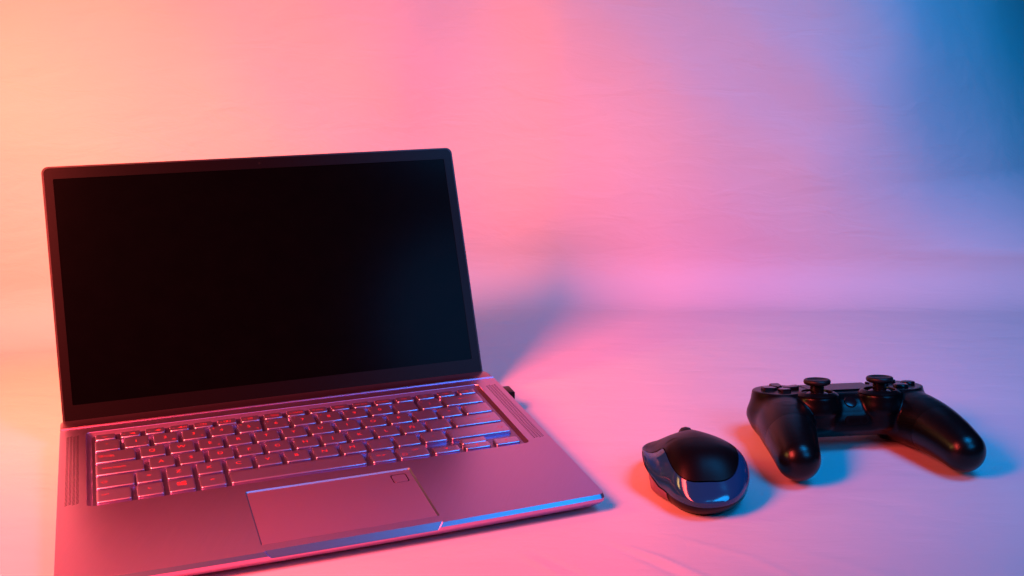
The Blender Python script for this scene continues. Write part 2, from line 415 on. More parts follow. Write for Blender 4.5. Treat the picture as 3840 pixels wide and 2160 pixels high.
# number row
for i, (c, tl, br) in enumerate([('\u00ba', '\u00aa', '\\'), ('1', '!', '|'), ('2', '"', '@'), ('3', '\u00b7', '#'), ('4', '$', '~'), ('5', '%', '\u20ac'), ('6', '&', '\u00ac'),
                                 ('7', '/', ''), ('8', '(', ''), ('9', ')', ''), ('0', '=', ''), ("'", '?', ''), ('\u00a1', '\u00bf', '')]):
    k = key(i * P, 4 * P, KW, KD); letter(k, c)
    if tl: small(k, tl, 2.6, 13.0)
    if br: small(k, br, 13.2, 4.4)
k = key(13 * P, 4 * P, 276.6 - 13 * P, KD); poly_legend(k, stroke([(13, 10), (20, 10)]) + [[(11.5, 10), (13.6, 9.3), (13.6, 10.7)]], 0.012)
k = key(0, 3 * P, 25.4, KD)
poly_legend(k, stroke([(2.5, 10.4), (11.5, 10.4)]) + stroke([(2.5, 8.4), (11.5, 8.4)]) + [[(2.6, 10.4), (4.6, 9.8), (4.6, 11)], [(11.4, 8.4), (9.4, 7.8), (9.4, 9)]] + stroke([(2.3, 9.6), (2.3, 11.4)]) + stroke([(11.7, 7.4), (11.7, 9.2)]), 0.012)
for i, c in enumerate('QWERTYUIOP'):
    k = key(28.46 + i * P, 3 * P, KW, KD); letter(k, c)
    if c == 'E': small(k, '\u20ac', 13.2, 4.2)
for i, (c, tl) in enumerate([('`', '^'), ('+', '*')]):
    k = key(28.46 + (10 + i) * P, 3 * P, KW, KD); letter(k, c); small(k, tl, 2.6, 13)
k = key(28.46 + 12 * P, 3 * P, 277.0 - 28.46 - 12 * P, KD); small(k, '}', 17, 7); small(k, '\u00e7', 3, 12.5)
k = key(0, 2 * P, 30.0, KD); legend(k, 'bloq may\u00fas', 11.5, 9.6, 3.2, 0.0); small(k, '\u00b7', 27.5, 13)
for i, c in enumerate('ASDFGHJKL\u00d1'):
    k = key(33.21 + i * P, 2 * P, KW, KD); letter(k, c)
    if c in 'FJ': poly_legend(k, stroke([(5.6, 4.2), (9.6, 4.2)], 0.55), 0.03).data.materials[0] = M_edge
k = key(33.21 + 10 * P, 2 * P, KW, KD); letter(k, '\u00b4'); small(k, '{', 13.2, 5); small(k, '\u00a8', 2.6, 13)
k = key(33.21 + 11 * P, 2 * P, 277.2 - 33.21 - 11 * P, KD)
poly_legend(k, stroke([(19, 8.5), (28, 8.5), (28, 11)]) + [[(17.4, 8.5), (20, 7.8), (20, 9.2)]], 0.012)
k = key(0, P, 23.2, KD); poly_legend(k, stroke([(3, 8), (5, 10.2), (7, 8), (6, 8), (6, 6.6), (4, 6.6), (4, 8), (3, 8)]), 0.012)
k = key(24.3, P, KW - 0.6, KD); letter(k, '<')
for i, c in enumerate('ZXCVBNM'):
    k = key(42.83 + i * P, P, KW, KD); letter(k, c)
for i, (c, tl) in enumerate([(',', ';'), ('.', ':'), ('-', '_')]):
    k = key(42.83 + (7 + i) * P, P, KW, KD); letter(k, c)
    if i == 0: small(k, tl, 2.6, 13)
k = key(42.83 + 10 * P, P, 277.4 - 42.83 - 10 * P, KD); poly_legend(k, stroke([(36.4, 8), (38.4, 10.2), (40.4, 8), (39.4, 8), (39.4, 6.6), (37.4, 6.6), (37.4, 8), (36.4, 8)]), 0.012)
k = key(0, 0, 20.6, KD); legend(k, 'ctrl', 5.2, 9.6, 3.2, 0)
k = key(23.85, 0, KW, KD); legend(k, 'fn', 7.6, 9.4, 3.0, 0); small(k, '\u00b7 -', 12.6, 14)
k = key(42.9, 0, KW, KD)
poly_legend(k, [[(5.2, 7.9), (7.3, 7.6), (7.3, 9.4), (5.2, 9.4)], [(7.9, 7.5), (10.8, 7.1), (10.8, 9.4), (7.9, 9.4)], [(5.2, 10.1), (7.3, 10.1), (7.3, 11.9), (5.2, 11.6)], [(7.9, 10.1), (10.8, 10.1), (10.8, 12.4), (7.9, 12.0)]], 0.012)
k = key(61.9, 0, KW, KD); legend(k, 'alt', 8, 9.4, 3.2, 0)
key(80.85, 0, 168.6 - 80.85, KD, 'key')
k = key(172.7, 0, KW, KD); legend(k, 'alt gr', 7.6, 9.4, 3.2, 0)
k = key(191.65, 0, 20.6, KD); legend(k, 'ctrl', 12.6, 10.6, 3.2, 0); poly_legend(k, stroke([(2.6, 4.2), (5.6, 4.2), (5.6, 7), (2.6, 7), (2.6, 4.2)]), 0.012)
k = key(215.7, 0, 18.2, 9.2); poly_legend(k, [[(10.2, 4.4), (10.2, 6.4), (8.2, 5.4)]], 0.012)
k = key(237.6, 0, 18.2, 8.2); poly_legend(k, [[(8.2, 5.2), (10.2, 5.2), (9.2, 3.2)]], 0.012)
k = key(237.6, 8.5, 18.2, 7.9); poly_legend(k, stroke([(8.2, 3.4), (9.2, 4.8), (10.2, 3.4)], 0.4), 0.012)
k = key(259.6, 0, 17.8, 9.2); poly_legend(k, [[(8.2, 4.4), (8.2, 6.4), (10.2, 5.4)]], 0.012)
fn = ['esc', '', '', '', '', '', '', '', '', 'f9 micp', 'f10 fnc', 'f11 prnt', 'f12 pant', 'impr', 'ins', 'supr', '']
def rect_(x0, y0, x1, y1): return stroke([(x0, y0), (x1, y0), (x1, y1), (x0, y1), (x0, y0)])
icons = {1: [[(6, 4), (8, 4), (9.4, 3), (9.4, 6), (8, 5)]] + stroke([(6, 6), (10, 3)]), 2: [[(6, 4), (8, 4), (9.4, 3), (9.4, 6), (8, 5)]] + stroke([(10.2, 3.6), (10.2, 5.4)]),
         3: [[(5, 4), (7, 4), (8.4, 3), (8.4, 6), (7, 5)]] + stroke([(9.2, 3.6), (9.2, 5.4)]) + stroke([(10.2, 3.4), (10.2, 5.6)]) + stroke([(11.2, 3.2), (11.2, 5.8)]),
         4: rect_(4.5, 3.2, 8.5, 5.8) + stroke([(6.5, 3.2), (6.5, 5.8)]), 5: rect_(4.5, 3.2, 9, 5.8) + [[(6, 4), (7.4, 4), (7.4, 5.2), (6, 5.2)]],
         6: rect_(5, 3.2, 8, 5.8) + stroke([(5, 3.2), (8, 5.8)]), 7: rect_(5, 3.4, 10, 5.8) + stroke([(6, 4.6), (9, 4.6)]),
         8: rect_(4.6, 3.8, 7, 5.8) + stroke([(7.4, 3.4), (8.2, 6)]) + rect_(8.8, 3.8, 11.2, 5.8), 16: rect_(5.4, 3.4, 7.6, 5.6)}
for i, s in enumerate(fn):
    k = key(0.5 + 16.44 * i, 94.6, 13.0, 8.9)
    if s: legend(k, s, 6.2, 4.8, 2.6, 0.0)
    elif i in icons:
        poly_legend(k, icons[i], 0.012)
        if i < 9: legend(k, 'f%d' % i, 2.6, 4.2, 2.0, 0.0)

# lid: metal shell, black bezel, screen panel, camera
TH = R(63.418); H = 193.1; Y0, Z0 = 141.9, -5.6
lid = empty('lid'); lid.parent = lap
lid.matrix_local = Matrix.Translation((0, Y0 * MM, Z0 * MM)) @ Matrix.Rotation(TH, 4, 'X')   # local: x, y up the lid, z towards the keys... (z = front)
LX0, LX1 = XL + 1.5, XR - 1.5
# in lid space the front face is z=0 and the shell lies behind (z<0 after rotation points back/down)
def lid_part(name, v, f, mat, parent=None, **kw): return mesh_obj(name, v, f, mat, parent or lid, **kw)
rg = []
for ins, z in ((3.0, -4.6), (0.8, -4.0), (0.0, -2.6), (0.0, -0.35), (0.35, 0.0), (1.3, 0.0), (1.35, -0.6)):
    rg.append([(x, y, z) for x, y in rrect(LX0 + ins, -17.5 + ins, LX1 - ins, H - ins, 5 - ins * 0.6, 6)])
v, f = loft(rg)
lid_part('lid_shell', v, f, M_lid)
SX0, SX1, SY0, SY1 = LX0 + 7.6, LX1 - 7.8, 13.5, H - 9.8
# bezel as a frame around the screen opening
fr = [(x, y) for x, y in rrect(LX0 + 1.6, 0.0, LX1 - 1.6, H - 1.6, 3.6, 6)]
fi = [(x, y) for x, y in rrect(SX0, SY0, SX1, SY1, 1.0, 6)]
v, f = loft([[(x, y, -0.5) for x, y in fr], [(x, y, 0.05) for x, y in fr], [(x, y, 0.05) for x, y in fi], [(x, y, -0.5) for x, y in fi]], False, False)
bez = lid_part('bezel', v, f, M_bezel, angle=20)
v, f = loft([[(x, y, z) for x, y in rrect(SX0 + 0.02, SY0 + 0.02, SX1 - 0.02, SY1 - 0.02, 1.0, 3)] for z in (-0.48, -0.42)])
lid_part('screen', v, f, M_screen, smooth=False)
v, f = lathe([(0.1, 0.052), (0.9, 0.052), (0.9, 0.09), (0.1, 0.09)], 16, ((LX0 + LX1) / 2, H - 5.4, 0))
lid_part('camera_lens', v, f, M_blackgloss, bez)
for dx in (-26, 26):
    v, f = lathe([(0.05, 0.052), (0.5, 0.052), (0.5, 0.08), (0.05, 0.08)], 10, ((LX0 + LX1) / 2 + dx, H - 5.4, 0))
    lid_part('microphone_hole', v, f, M_dark, bez)
# hinge cover: rises out of the gap behind the deck up to the lid's foot
prof = [(122.2, -6.0), (122.0, -1.6), (123.2, -0.5), (128, -0.2), (135, -0.9), (141.0, -2.6), (143.5, -6.5), (140, -11), (128, -12)]
rings = []
for x, s in ((XL + 0.3, 0.86), (XL + 1.6, 1.0), (XR - 1.6, 1.0), (XR - 0.3, 0.86)):
    cy, cz = 132, -6; rings.append([(x, cy + (y - cy) * s, cz + (z - cz) * s) for y, z in prof])
v, f = loft(rings)
mesh_obj('hinge_cover', v, f, M_hinge, lap, angle=30)
# bright trim along the deck's rear edge
v, f = loft([[(XL + 0.6, y, z) for y, z in ((119.7, -0.3), (120.0, 0.32), (120.9, 0.32), (121.1, -0.5))], [(XR - 0.6, y, z) for y, z in ((119.7, -0.3), (120.0, 0.32), (120.9, 0.32), (121.1, -0.5))]])
mesh_obj('rear_trim', v, f, M_deck, lap, angle=20)
# feet
for x in (30, 248):
    v, f = slab(x - 14, -74, x + 14, -66, -13.6, -10.9, 3.5, 0.5); mesh_obj('foot', v, f, M_rubber, lap)

# ------------------------------------------------------------------ receiver plugged into the laptop's right side
dg_ = empty('usb_receiver'); dg_.matrix_world = lap.matrix_world @ Matrix.Translation((XR * MM, 96.3 * MM, -4.6 * MM))
tag(dg_, 'small black plug-in receiver sticking out of the right side of the laptop', 'usb receiver')
def xslab(x0, x1, y0, y1, z0, z1, r, bev):
    rings = []
    for ins, x in ((0, x0), (0, x1 - bev), (bev * 0.35, x1 - bev * 0.3), (bev, x1)):
        rings.append([(x, a, b) for a, b in rrect(y0 + ins, z0 + ins, y1 - ins, z1 - ins, r, 3)])
    return loft(rings)
v, f = xslab(0.6, 6.6, -7.2, 7.2, -3.4, 2.9, 1.0, 0.7); mesh_obj('cap', v, f, M_black, dg_)
v, f = xslab(-3, 0.7, -6.0, 6.0, -2.2, 2.1, 0.3, 0.2); mesh_obj('plug', v, f, M_metal, dg_)

# ------------------------------------------------------------------ mouse
mouse = empty('computer_mouse', (0.2135, 0.0430, 0.0)); mouse.rotation_euler = (0, 0, R(1.5))
tag(mouse, 'black wireless mouse with a glossy blue-black shell band, between laptop and game controller', 'mouse')
MC = (0.0, 44.0)
def outline(phi):
    """plan outline (mm), phi array; rear is -90 deg"""
    c, s = np.cos(phi), np.sin(phi)
    a = np.where(c > 0, 33.5, 31.5)
    b = np.where(s > 0, 55.0, 44.0)
    e = np.where(s > 0, 2.7, 2.35)
    r = (np.abs(c / a) ** e + np.abs(s / b) ** e) ** (-1 / e)
    x = r * c; y = MC[1] + r * s
    # narrower towards the rear, waist at the thumb
    x = x * (1 - 0.13 * np.clip((44 - y) / 44, 0, 1) ** 1.3)
    ss = np.clip((y - 20) / 28, 0, 1); ss = ss * ss * (3 - 2 * ss)
    x = np.where(x < 0, x * (0.84 + 0.24 * ss), x)
    return x, y
def topz(x, y):
    t = y / 100.0
    h = 38.5 - 26 * np.clip((0.43 - t) / 0.43, 0, 1) ** 2.6 - 19.5 * np.clip((t - 0.43) / 0.57, 0, 1) ** 1.65
    fr = np.clip((t - 0.35) / 0.35, 0, 1)
    h = h - 3.2 * (x / 30) ** 2 * (1 - fr) - fr * np.where(x < 0, 9.5, 10.5) * (np.sqrt((np.abs(x) / 28) ** 2 + 0.02) - 0.14) + 1.5 * fr
    return h
def msurf(phi, t):
    """t in [-1,0]: below the widest line; t in [0,1]: widest line to crown"""
    ox, oy = outline(phi); left = np.clip(-np.cos(phi), 0, 1)
    zm = 13.0 + 11.0 * left ** 1.5 * np.clip(0.5 + np.sin(phi) * 1.2, 0, 1) + 2.0 * np.clip(np.cos(phi), 0, 1)
    tu = np.clip(t, 0, 1); ang = tu * math.pi / 2
    rho = np.cos(ang) ** 0.62
    rise = np.sin(ang) ** 0.92
    lo = np.clip(-t, 0, 1)
    thumb = left ** 1.2 * np.clip(0.5 + np.sin(phi) * 1.2, 0, 1)
    rl = 1 - lo ** 2.2 * (0.17 + 0.05 * np.clip(-np.sin(phi), 0, 1)) - thumb * 0.25 * np.sin(np.clip(lo * 1.15, 0, 1) * math.pi) ** 0.8 - thumb * 0.05 * lo
    rho = np.where(t < 0, rl, rho)
    x = ox * rho; y = MC[1] + (oy - MC[1]) * rho
    zt = topz(x, y)
    z = np.where(t < 0, zm * (1 - lo) + 0.6 * lo, zm + (zt - zm) * rise)
    # scooped shoulder behind the thumb rest
    g = np.exp(-((x + 26) / 7) ** 2 - ((y - 52) / 26) ** 2) * np.where(t >= 0, 1, 0) * np.clip(tu * 3, 0, 1)
    z = z - 6.0 * g
    return x, y, z
NPH = 144
PH = np.linspace(-math.pi, math.pi, NPH, endpoint=False)
def per(phi, knots):
    """periodic interpolation of (degree, value) knots"""
    k = sorted(knots); xs = np.array([a for a, b in k]); ys = np.array([b for a, b in k], float)
    d = np.degrees(phi); xs3 = np.concatenate([xs - 360, xs, xs + 360]); ys3 = np.concatenate([ys, ys, ys])
    # smooth (cosine) interpolation
    i = np.clip(np.searchsorted(xs3, d, side='right') - 1, 0, len(xs3) - 2)
    u = (d - xs3[i]) / (xs3[i + 1] - xs3[i]); u = (1 - np.cos(np.pi * u)) / 2
    return ys3[i] * (1 - u) + ys3[i + 1] * u
T1 = per(PH, [(-90, -0.28), (-45, -0.26), (0, -0.22), (45, -0.1), (90, -0.1), (135, 0.03), (165, 0.05), (180, 0.04), (-165, -0.04), (-150, -0.16), (-132, -0.26)])
def cap_seam():
    out = []
    ox, oy = outline(PH); dx, dy = ox, oy - MC[1]
    ss = lambda v: max(0.0, min(1.0, v)) ** 2 * (3 - 2 * max(0.0, min(1.0, v)))
    for a_, b_ in zip(dx, dy):
        u = 0.05
        while u < 0.99:
            x, y = a_ * u, MC[1] + b_ * u
            wd = 21.5 + 22 * ss((y - 48) / 18) if x < 0 else 25.0 + 16 * ss((y - 60) / 26)
            yy = (y - 54) / 43.5 if y < 54 else 0
            if (abs(x) / wd) ** 3.2 + abs(yy) ** 3.2 > 1: break
            u += 0.004
        out.append(math.acos(min(0.985, u) ** (1 / 0.62)) * 2 / math.pi)
    out = np.array(out)
    for _ in range(5): out = (np.roll(out, 1) + 2 * out + np.roll(out, -1)) / 4
    return out
T2 = cap_seam()
T2_OLD = per(PH, [(-90, 0.52), (-62, 0.46), (-40, 0.36), (-20, 0.25), (0, 0.20), (45, 0.10), (90, 0.06), (135, 0.07), (160, 0.16), (180, 0.36), (-160, 0.44), (-140, 0.45), (-118, 0.47)])
def patch(ta, tb, n, shrink=0.0, close=None, rim=0.5):
    rows = []
    us = np.linspace(0, 1, n)
    for u in us:
        x, y, z = msurf(PH, ta + (tb - ta) * u); rows.append(np.stack([x, y, z], 1))
    A = np.array(rows)
    if shrink:
        A[..., 0] *= (1 - shrink); A[..., 1] = MC[1] + (A[..., 1] - MC[1]) * (1 - shrink); A[..., 2] -= shrink * 25
    # rolled rims into the shell
    def inw(row, k):
        r = row.copy(); r[:, 0] *= (1 - k); r[:, 1] = MC[1] + (r[:, 1] - MC[1]) * (1 - k); r[:, 2] -= rim * 0.9; return r
    rows = [A[i] for i in range(n)]
    return rows, inw
def mk(name, ta, tb, n, mat, parent, rim_lo=True, rim_hi=True, shrink=0.0, cap=False, rim=0.5):
    rows, inw = patch(ta, tb, n, shrink, rim=rim)
    if rim_lo: rows = [inw(rows[0], 0.03)] + rows
    if rim_hi: rows = rows + [inw(rows[-1], 0.03)]
    v, f = loft([[tuple(p) for p in r] for r in rows], False, cap)
    return mesh_obj(name, v, f, mat, parent, angle=50)
g1 = 0.008
base_m = mk('base_shell', np.full(NPH, -1.0), T1 - g1, 16, M_black, mouse, rim_lo=False)
mk('gloss_band', T1 + g1, T2 - g1, 26, M_mousegloss, mouse)
mk('top_cover', T2 + g1, np.full(NPH, 0.995), 30, M_mousematte, mouse, rim_hi=False, cap=True)
mk('inner_body', np.full(NPH, -0.99), np.full(NPH, 0.99), 24, M_dark, mouse, False, False, shrink=0.05, cap=True)
# thumb grip: a rubber panel over the hollow on the left
sel = [i for i in range(NPH) if 120 < math.degrees(PH[i]) or math.degrees(PH[i]) < -136]
sel = [i for i in range(NPH) if math.degrees(PH[i]) > 112] + [i for i in range(NPH) if math.degrees(PH[i]) < -141]
rows = []
for u in np.linspace(0, 1, 16):
    x, y, z = msurf(PH[sel], (T1[sel] - 0.05) * (1 - u) + (-0.93) * u)
    rows.append([(a * 1.012 - 0.15, MC[1] + (b - MC[1]) * 1.012, c) for a, b, c in zip(x, y, z)])
v = [p for r in rows for p in r]; m_ = len(sel)
f = [(k * m_ + i, k * m_ + i + 1, (k + 1) * m_ + i + 1, (k + 1) * m_ + i) for k in range(15) for i in range(m_ - 1)]
mesh_obj('thumb_grip', v, f, M_thumb, mouse, angle=50)
# scroll wheel between the buttons
prof = [(2, -4.2), (8.6, -4.2), (10.3, -2.8), (11.0, 0), (10.3, 2.8), (8.6, 4.2), (2, 4.2)]
v, f = lathe(prof, 40); v = [(z, x, y) for x, y, z in v]
wh = mesh_obj('scroll_wheel', v, f, M_rubber, mouse); wh.location = (-1.0 * MM, 78 * MM, 20.6 * MM)
# slot between the two buttons and the wheel well rim
def on_top(x, y): return topz(x, y)
ys = np.linspace(68, 97, 14); vv = []
for y in ys:
    for x, dz in ((2.6, 0.25), (3.5, 0.25)): vv.append((x + (y - 68) * -0.05, y, topz(x, y) + dz - 0.9))
mesh_obj('button_gap', vv, [(2 * i, 2 * i + 1, 2 * i + 3, 2 * i + 2) for i in range(13)], M_dark, mouse)

# ------------------------------------------------------------------ game controller: signed-distance body, meshed by surface nets
TILT = 10.0
ctl = empty('game_controller')
ctl.matrix_world = Matrix.Translation((0.3328, 0.1655, 0.0415)) @ Matrix.Rotation(R(7.0), 4, 'Z') @ Matrix.Rotation(R(-TILT), 4, 'X')
tag(ctl, 'black twin-stick game controller with thumbsticks and two handles, right of the mouse', 'game controller')
def smin(a, b, k):
    h = np.clip(0.5 + 0.5 * (b - a) / k, 0, 1); return b + (a - b) * h - k * h * (1 - h)
def cone(p, a, b, ra, rb):
    a = np.array(a, float); b = np.array(b, float); ab = b - a
    t = np.clip(((p - a) @ ab) / (ab @ ab), 0, 1)
    return np.linalg.norm(p - a - t[..., None] * ab, axis=-1) - (ra + (rb - ra) * t)
def cyl(p, c, r0, r1, z0, z1, rnd):
    """vertical capped cone (r0 at z0, r1 at z1) with rounded rims"""
    d = np.hypot(p[..., 0] - c[0], p[..., 1] - c[1]); z = p[..., 2]
    t = np.clip((z - z0) / (z1 - z0), 0, 1); r = r0 + (r1 - r0) * t
    qx = d - (r - rnd); qz = np.abs(z - (z0 + z1) / 2) - ((z1 - z0) / 2 - rnd)
    return np.minimum(np.maximum(qx, qz), 0) + np.hypot(np.maximum(qx, 0), np.maximum(qz, 0)) - rnd
def poly2(y, z, P_):
    P_ = np.array(P_, float); d = np.full(y.shape, 1e9); s = np.ones(y.shape)
    n = len(P_)
    for i in range(n):
        j = (i - 1) % n; ex, ez = P_[j] - P_[i]; wx, wz = y - P_[i][0], z - P_[i][1]
        t = np.clip((wx * ex + wz * ez) / (ex * ex + ez * ez), 0, 1)
        d = np.minimum(d, (wx - ex * t) ** 2 + (wz - ez * t) ** 2)
        c1 = z >= P_[i][1]; c2 = z < P_[j][1]; c3 = ex * wz > ez * wx
        s = np.where((c1 & c2 & c3) | (~c1 & ~c2 & ~c3), -s, s)
    return s * np.sqrt(d)
SXS = 23.4; PODX, PODY = 43.8, 19.0
def body_sdf(p):
    x, y, z = p[..., 0], p[..., 1], p[..., 2]; ax = np.abs(x)
    q = np.stack([ax, y, z], -1)
    prof = [(30, -4.5), (12, -3.6), (5, -4.6), (0.5, -7.2), (-3, -10.8), (-5.6, -15), (-7, -20), (-7, -25), (-2, -29), (26, -28), (31, -16)]
    d2 = poly2(y, z, prof); qx = ax - 46
    body = np.minimum(np.maximum(d2, qx), 0) + np.hypot(np.maximum(d2, 0), np.maximum(qx, 0)) - 3.0
    pod = cyl(q, (PODX, PODY), 23.5, 19.8, -20, 0.0, 0.9)
    pod = smin(pod, cyl(q, (PODX, PODY), 20.5, 24.2, -30, -12, 6), 5)
    ctrl = [np.array(c) for c in ((PODX - 0.5, PODY - 2, -21.0, 20.5), (50.0, -8.0, -20.0, 20.5), (54.5, -31.0, -24.0, 18.0), (58.0, -53.0, -33.6, 15.0))]
    bez = lambda t: (1 - t) ** 3 * ctrl[0] + 3 * t * (1 - t) ** 2 * ctrl[1] + 3 * t * t * (1 - t) * ctrl[2] + t ** 3 * ctrl[3]
    grip = None
    for k in range(14):
        A_, B_ = bez(k / 14), bez((k + 1) / 14); g = cone(q, A_[:3], B_[:3], A_[3], B_[3]); grip = g if grip is None else np.minimum(grip, g)
    d = smin(body, pod, 2.0); d = smin(d, grip, 5)
    st = cyl(q, (SXS, 0), 13.0, 15.6, -27, -7, 4.0); st = smin(st, cyl(q, (SXS, 0), 15.8, 14.7, -14, -1.2, 0.5), 2.0)
    d = smin(d, st, 1.2)
    d = np.maximum(d, z - 0.0 - 40 * (ax < 0))
    return d
def surface_nets(fn, lo, hi, h):
    ax = [np.arange(a, b + h, h) for a, b in zip(lo, hi)]
    D = np.empty([len(a) for a in ax], np.float32)
    Y, Z = np.meshgrid(ax[1], ax[2], indexing='ij')
    for i, xv in enumerate(ax[0]):
        D[i] = fn(np.stack([np.full_like(Y, xv), Y, Z], -1))
    S = D < 0
    corners = [(i, j, k) for i in (0, 1) for j in (0, 1) for k in (0, 1)]
    n = [s - 1 for s in D.shape]
    def sub(A, c): return A[c[0]:c[0] + n[0], c[1]:c[1] + n[1], c[2]:c[2] + n[2]]
    cnt = sum(sub(S, c).astype(np.int8) for c in corners)
    act = (cnt > 0) & (cnt < 8); idx = -np.ones(act.shape, np.int64); ids = np.argwhere(act); idx[act] = np.arange(len(ids))
    acc = np.zeros((len(ids), 3)); num = np.zeros(len(ids))
    for c in corners:
        for a in range(3):
            if c[a] == 0:
                e = list(c); e[a] = 1
                v0 = sub(D, c)[act]; v1 = sub(D, e)[act]; m = (v0 < 0) != (v1 < 0)
                t = np.where(m, v0 / np.where(m, v0 - v1, 1), 0)
                pt = np.tile(np.array(c, float), (len(ids), 1)); pt[:, a] = t
                acc[m] += pt[m]; num[m] += 1
    V = (ids + acc / num[:, None]) * h + np.array([a[0] for a in ax])
    F = []
    for a in range(3):
        b, c = (a + 1) % 3, (a + 2) % 3
        sl0 = [slice(None)] * 3; sl1 = [slice(None)] * 3; sl0[a] = slice(0, -1); sl1[a] = slice(1, None)
        ch = S[tuple(sl0)] != S[tuple(sl1)]; E_ = np.argwhere(ch)
        E_ = E_[(E_[:, b] > 0) & (E_[:, c] > 0) & (E_[:, b] < D.shape[b] - 1) & (E_[:, c] < D.shape[c] - 1)]
        quad = []
        for db, dc in ((-1, -1), (0, -1), (0, 0), (-1, 0)):
            q = E_.copy(); q[:, b] += db; q[:, c] += dc; quad.append(idx[q[:, 0], q[:, 1], q[:, 2]])
        q = np.stack(quad, 1); flip = ~S[E_[:, 0], E_[:, 1], E_[:, 2]]; q[flip] = q[flip][:, ::-1]; F.append(q)
    F = np.concatenate(F); return V, F[(F >= 0).all(1)]
V, F = surface_nets(body_sdf, (-84, -68, -52), (0.9, 50, 4), 0.9)
# mirror the half so that both sides agree
keep = (V[F][:, :, 0] < 0.2).all(1)
bm = bmesh.new()
vs = [bm.verts.new((float(a) * MM, float(b) * MM, float(c) * MM)) for a, b, c in V]
for q in F: 
    try: bm.faces.new([vs[i] for i in q])
    except ValueError: pass
bmesh.ops.bisect_plane(bm, geom=bm.verts[:] + bm.edges[:] + bm.faces[:], plane_co=(0, 0, 0), plane_no=(1, 0, 0), clear_outer=True)
for k in range(7): bmesh.ops.smooth_vert(bm, verts=[v_ for v_ in bm.verts if abs(v_.co.x) > 1e-6 and v_.co.z < -0.0011], factor=0.5, use_axis_x=True, use_axis_y=True, use_axis_z=True)
for k in range(26): bmesh.ops.smooth_vert(bm, verts=[v_ for v_ in bm.verts if v_.co.x < -0.001 and v_.co.z < -0.004 and (v_.co.y < -0.017 or (v_.co.x < -0.0405 and v_.co.y < 0.016) or v_.co.x < -0.058)], factor=0.5, use_axis_x=True, use_axis_y=True, use_axis_z=True)
half = bpy.data.meshes.new('half'); bm.to_mesh(half)
bm2 = bmesh.new(); bm2.from_mesh(half); bm2.transform(Matrix.Scale(-1, 4, (1, 0, 0))); bmesh.ops.reverse_faces(bm2, faces=bm2.faces); hb = bpy.data.meshes.new('hb'); bm2.to_mesh(hb); bm2.free()
bm.from_mesh(hb); bmesh.ops.remove_doubles(bm, verts=bm.verts, dist=2e-5)
bmesh.ops.recalc_face_normals(bm, faces=bm.faces)
whole = bpy.data.meshes.new('whole'); bm.to_mesh(whole); bm.free()
def cut_part(name, planes, mat, groove=True):
    """keep the region inside every half-space (point, normal; kept on the negative side); its cut rims roll inwards a hair"""
    b = bmesh.new(); b.from_mesh(whole)
    for co, no in planes:
        co = Vector(co) * MM; no = Vector(no).normalized()
        bmesh.ops.bisect_plane(b, geom=b.verts[:] + b.edges[:] + b.faces[:], dist=1e-7, plane_co=co - no * 0.00005, plane_no=no, clear_outer=True)
    b.normal_update()
    rim = [e for e in b.edges if len(e.link_faces) == 1]
    if rim:
        rv = {v_ for e in rim for v_ in e.verts}; nm = {v_: v_.normal.copy() for v_ in rv}
        r = bmesh.ops.extrude_edge_only(b, edges=rim)
        new = [g for g in r['geom'] if isinstance(g, bmesh.types.BMVert)]
        kd = {tuple(round(c, 7) for c in v_.co): n_ for v_, n_ in nm.items()}
        for v_ in new:
            n_ = kd.get(tuple(round(c, 7) for c in v_.co), Vector((0, 0, 1))); v_.co -= n_ * 0.0009
    me = bpy.data.meshes.new(name); b.to_mesh(me); b.free()
    return finish(name, me, mat, ctl, angle=45)
GP = (0, -27.5, -22); GN = (0, 1, 0.25)          # handle cap seams
SP = (0, -10, -20.5); SN = (0, 0.02, 1)           # shell seam
def neg(n): return tuple(-c for c in n)
cut_part('upper_shell', [(GP, neg(GN)), (SP, neg(SN))], M_black)
cut_part('lower_shell', [(GP, neg(GN)), (SP, SN)], M_black)
cut_part('handle_end', [(GP, GN), ((0, 0, 0), (1, 0, 0))], M_dimple)
cut_part('handle_end', [(GP, GN), ((0, 0, 0), (-1, 0, 0))], M_dimple)
# thumbsticks
for sx in (-1, 1):
    st = empty('thumbstick'); st.parent = ctl; st.location = (sx * SXS * MM, 0, 0)
    v, f = lathe([(14.9, -1.6), (14.9, -1.1), (13.6, 0.0), (11.6, 1.0), (11.0, 0.9), (10.6, -0.6), (10.4, -5)], 48); mesh_obj('collar', v[:], f[:-1], M_black, st, angle=25)
    v, f = lathe([(10.5, -4.8), (10.4, -2.2), (9, -0.8), (6.5, 0.3), (4.6, 0.8)], 40); mesh_obj('dome', v, f, M_blackgloss, st)
    v, f = lathe([(4.9, -1.0), (4.8, 5.4), (5.4, 6.2)], 32); mesh_obj('stalk', v, f, M_blackgloss, st)
    v, f = lathe([(4.6, 5.6), (7.4, 5.9), (9.0, 6.7), (9.5, 8.0), (9.3, 9.2), (8.5, 9.9), (7.6, 10.0), (6.9, 9.6), (5.6, 9.1), (3, 8.8), (0.3, 8.7)], 48); mesh_obj('stick_cap', v, f, M_rubber, st, angle=60)
# direction buttons
pd = empty('direction_pad'); pd.parent = ctl; pd.location = (-PODX * MM, PODY * MM, 0)
for a in (0, 90, 180, 270):
    out = [(2.0, 0), (5.4, 3.6), (12.4, 3.7), (13.4, 2.6), (13.4, -2.6), (12.4, -3.7), (5.4, -3.6)]
    rings = []
    for ins, z in ((0, -1), (0, 1.9), (0.12, 2.3), (0.1, 2.5)):
        rings.append([((x - 8) * (1 - ins * 0.8) + 8, y * (1 - ins), z - (13.4 - x) * 0.06) for x, y in out])
    v, f = loft(rings); o = mesh_obj('direction_button', v, f, M_blackgloss, pd, angle=25); o.rotation_euler = (0, 0, R(a))
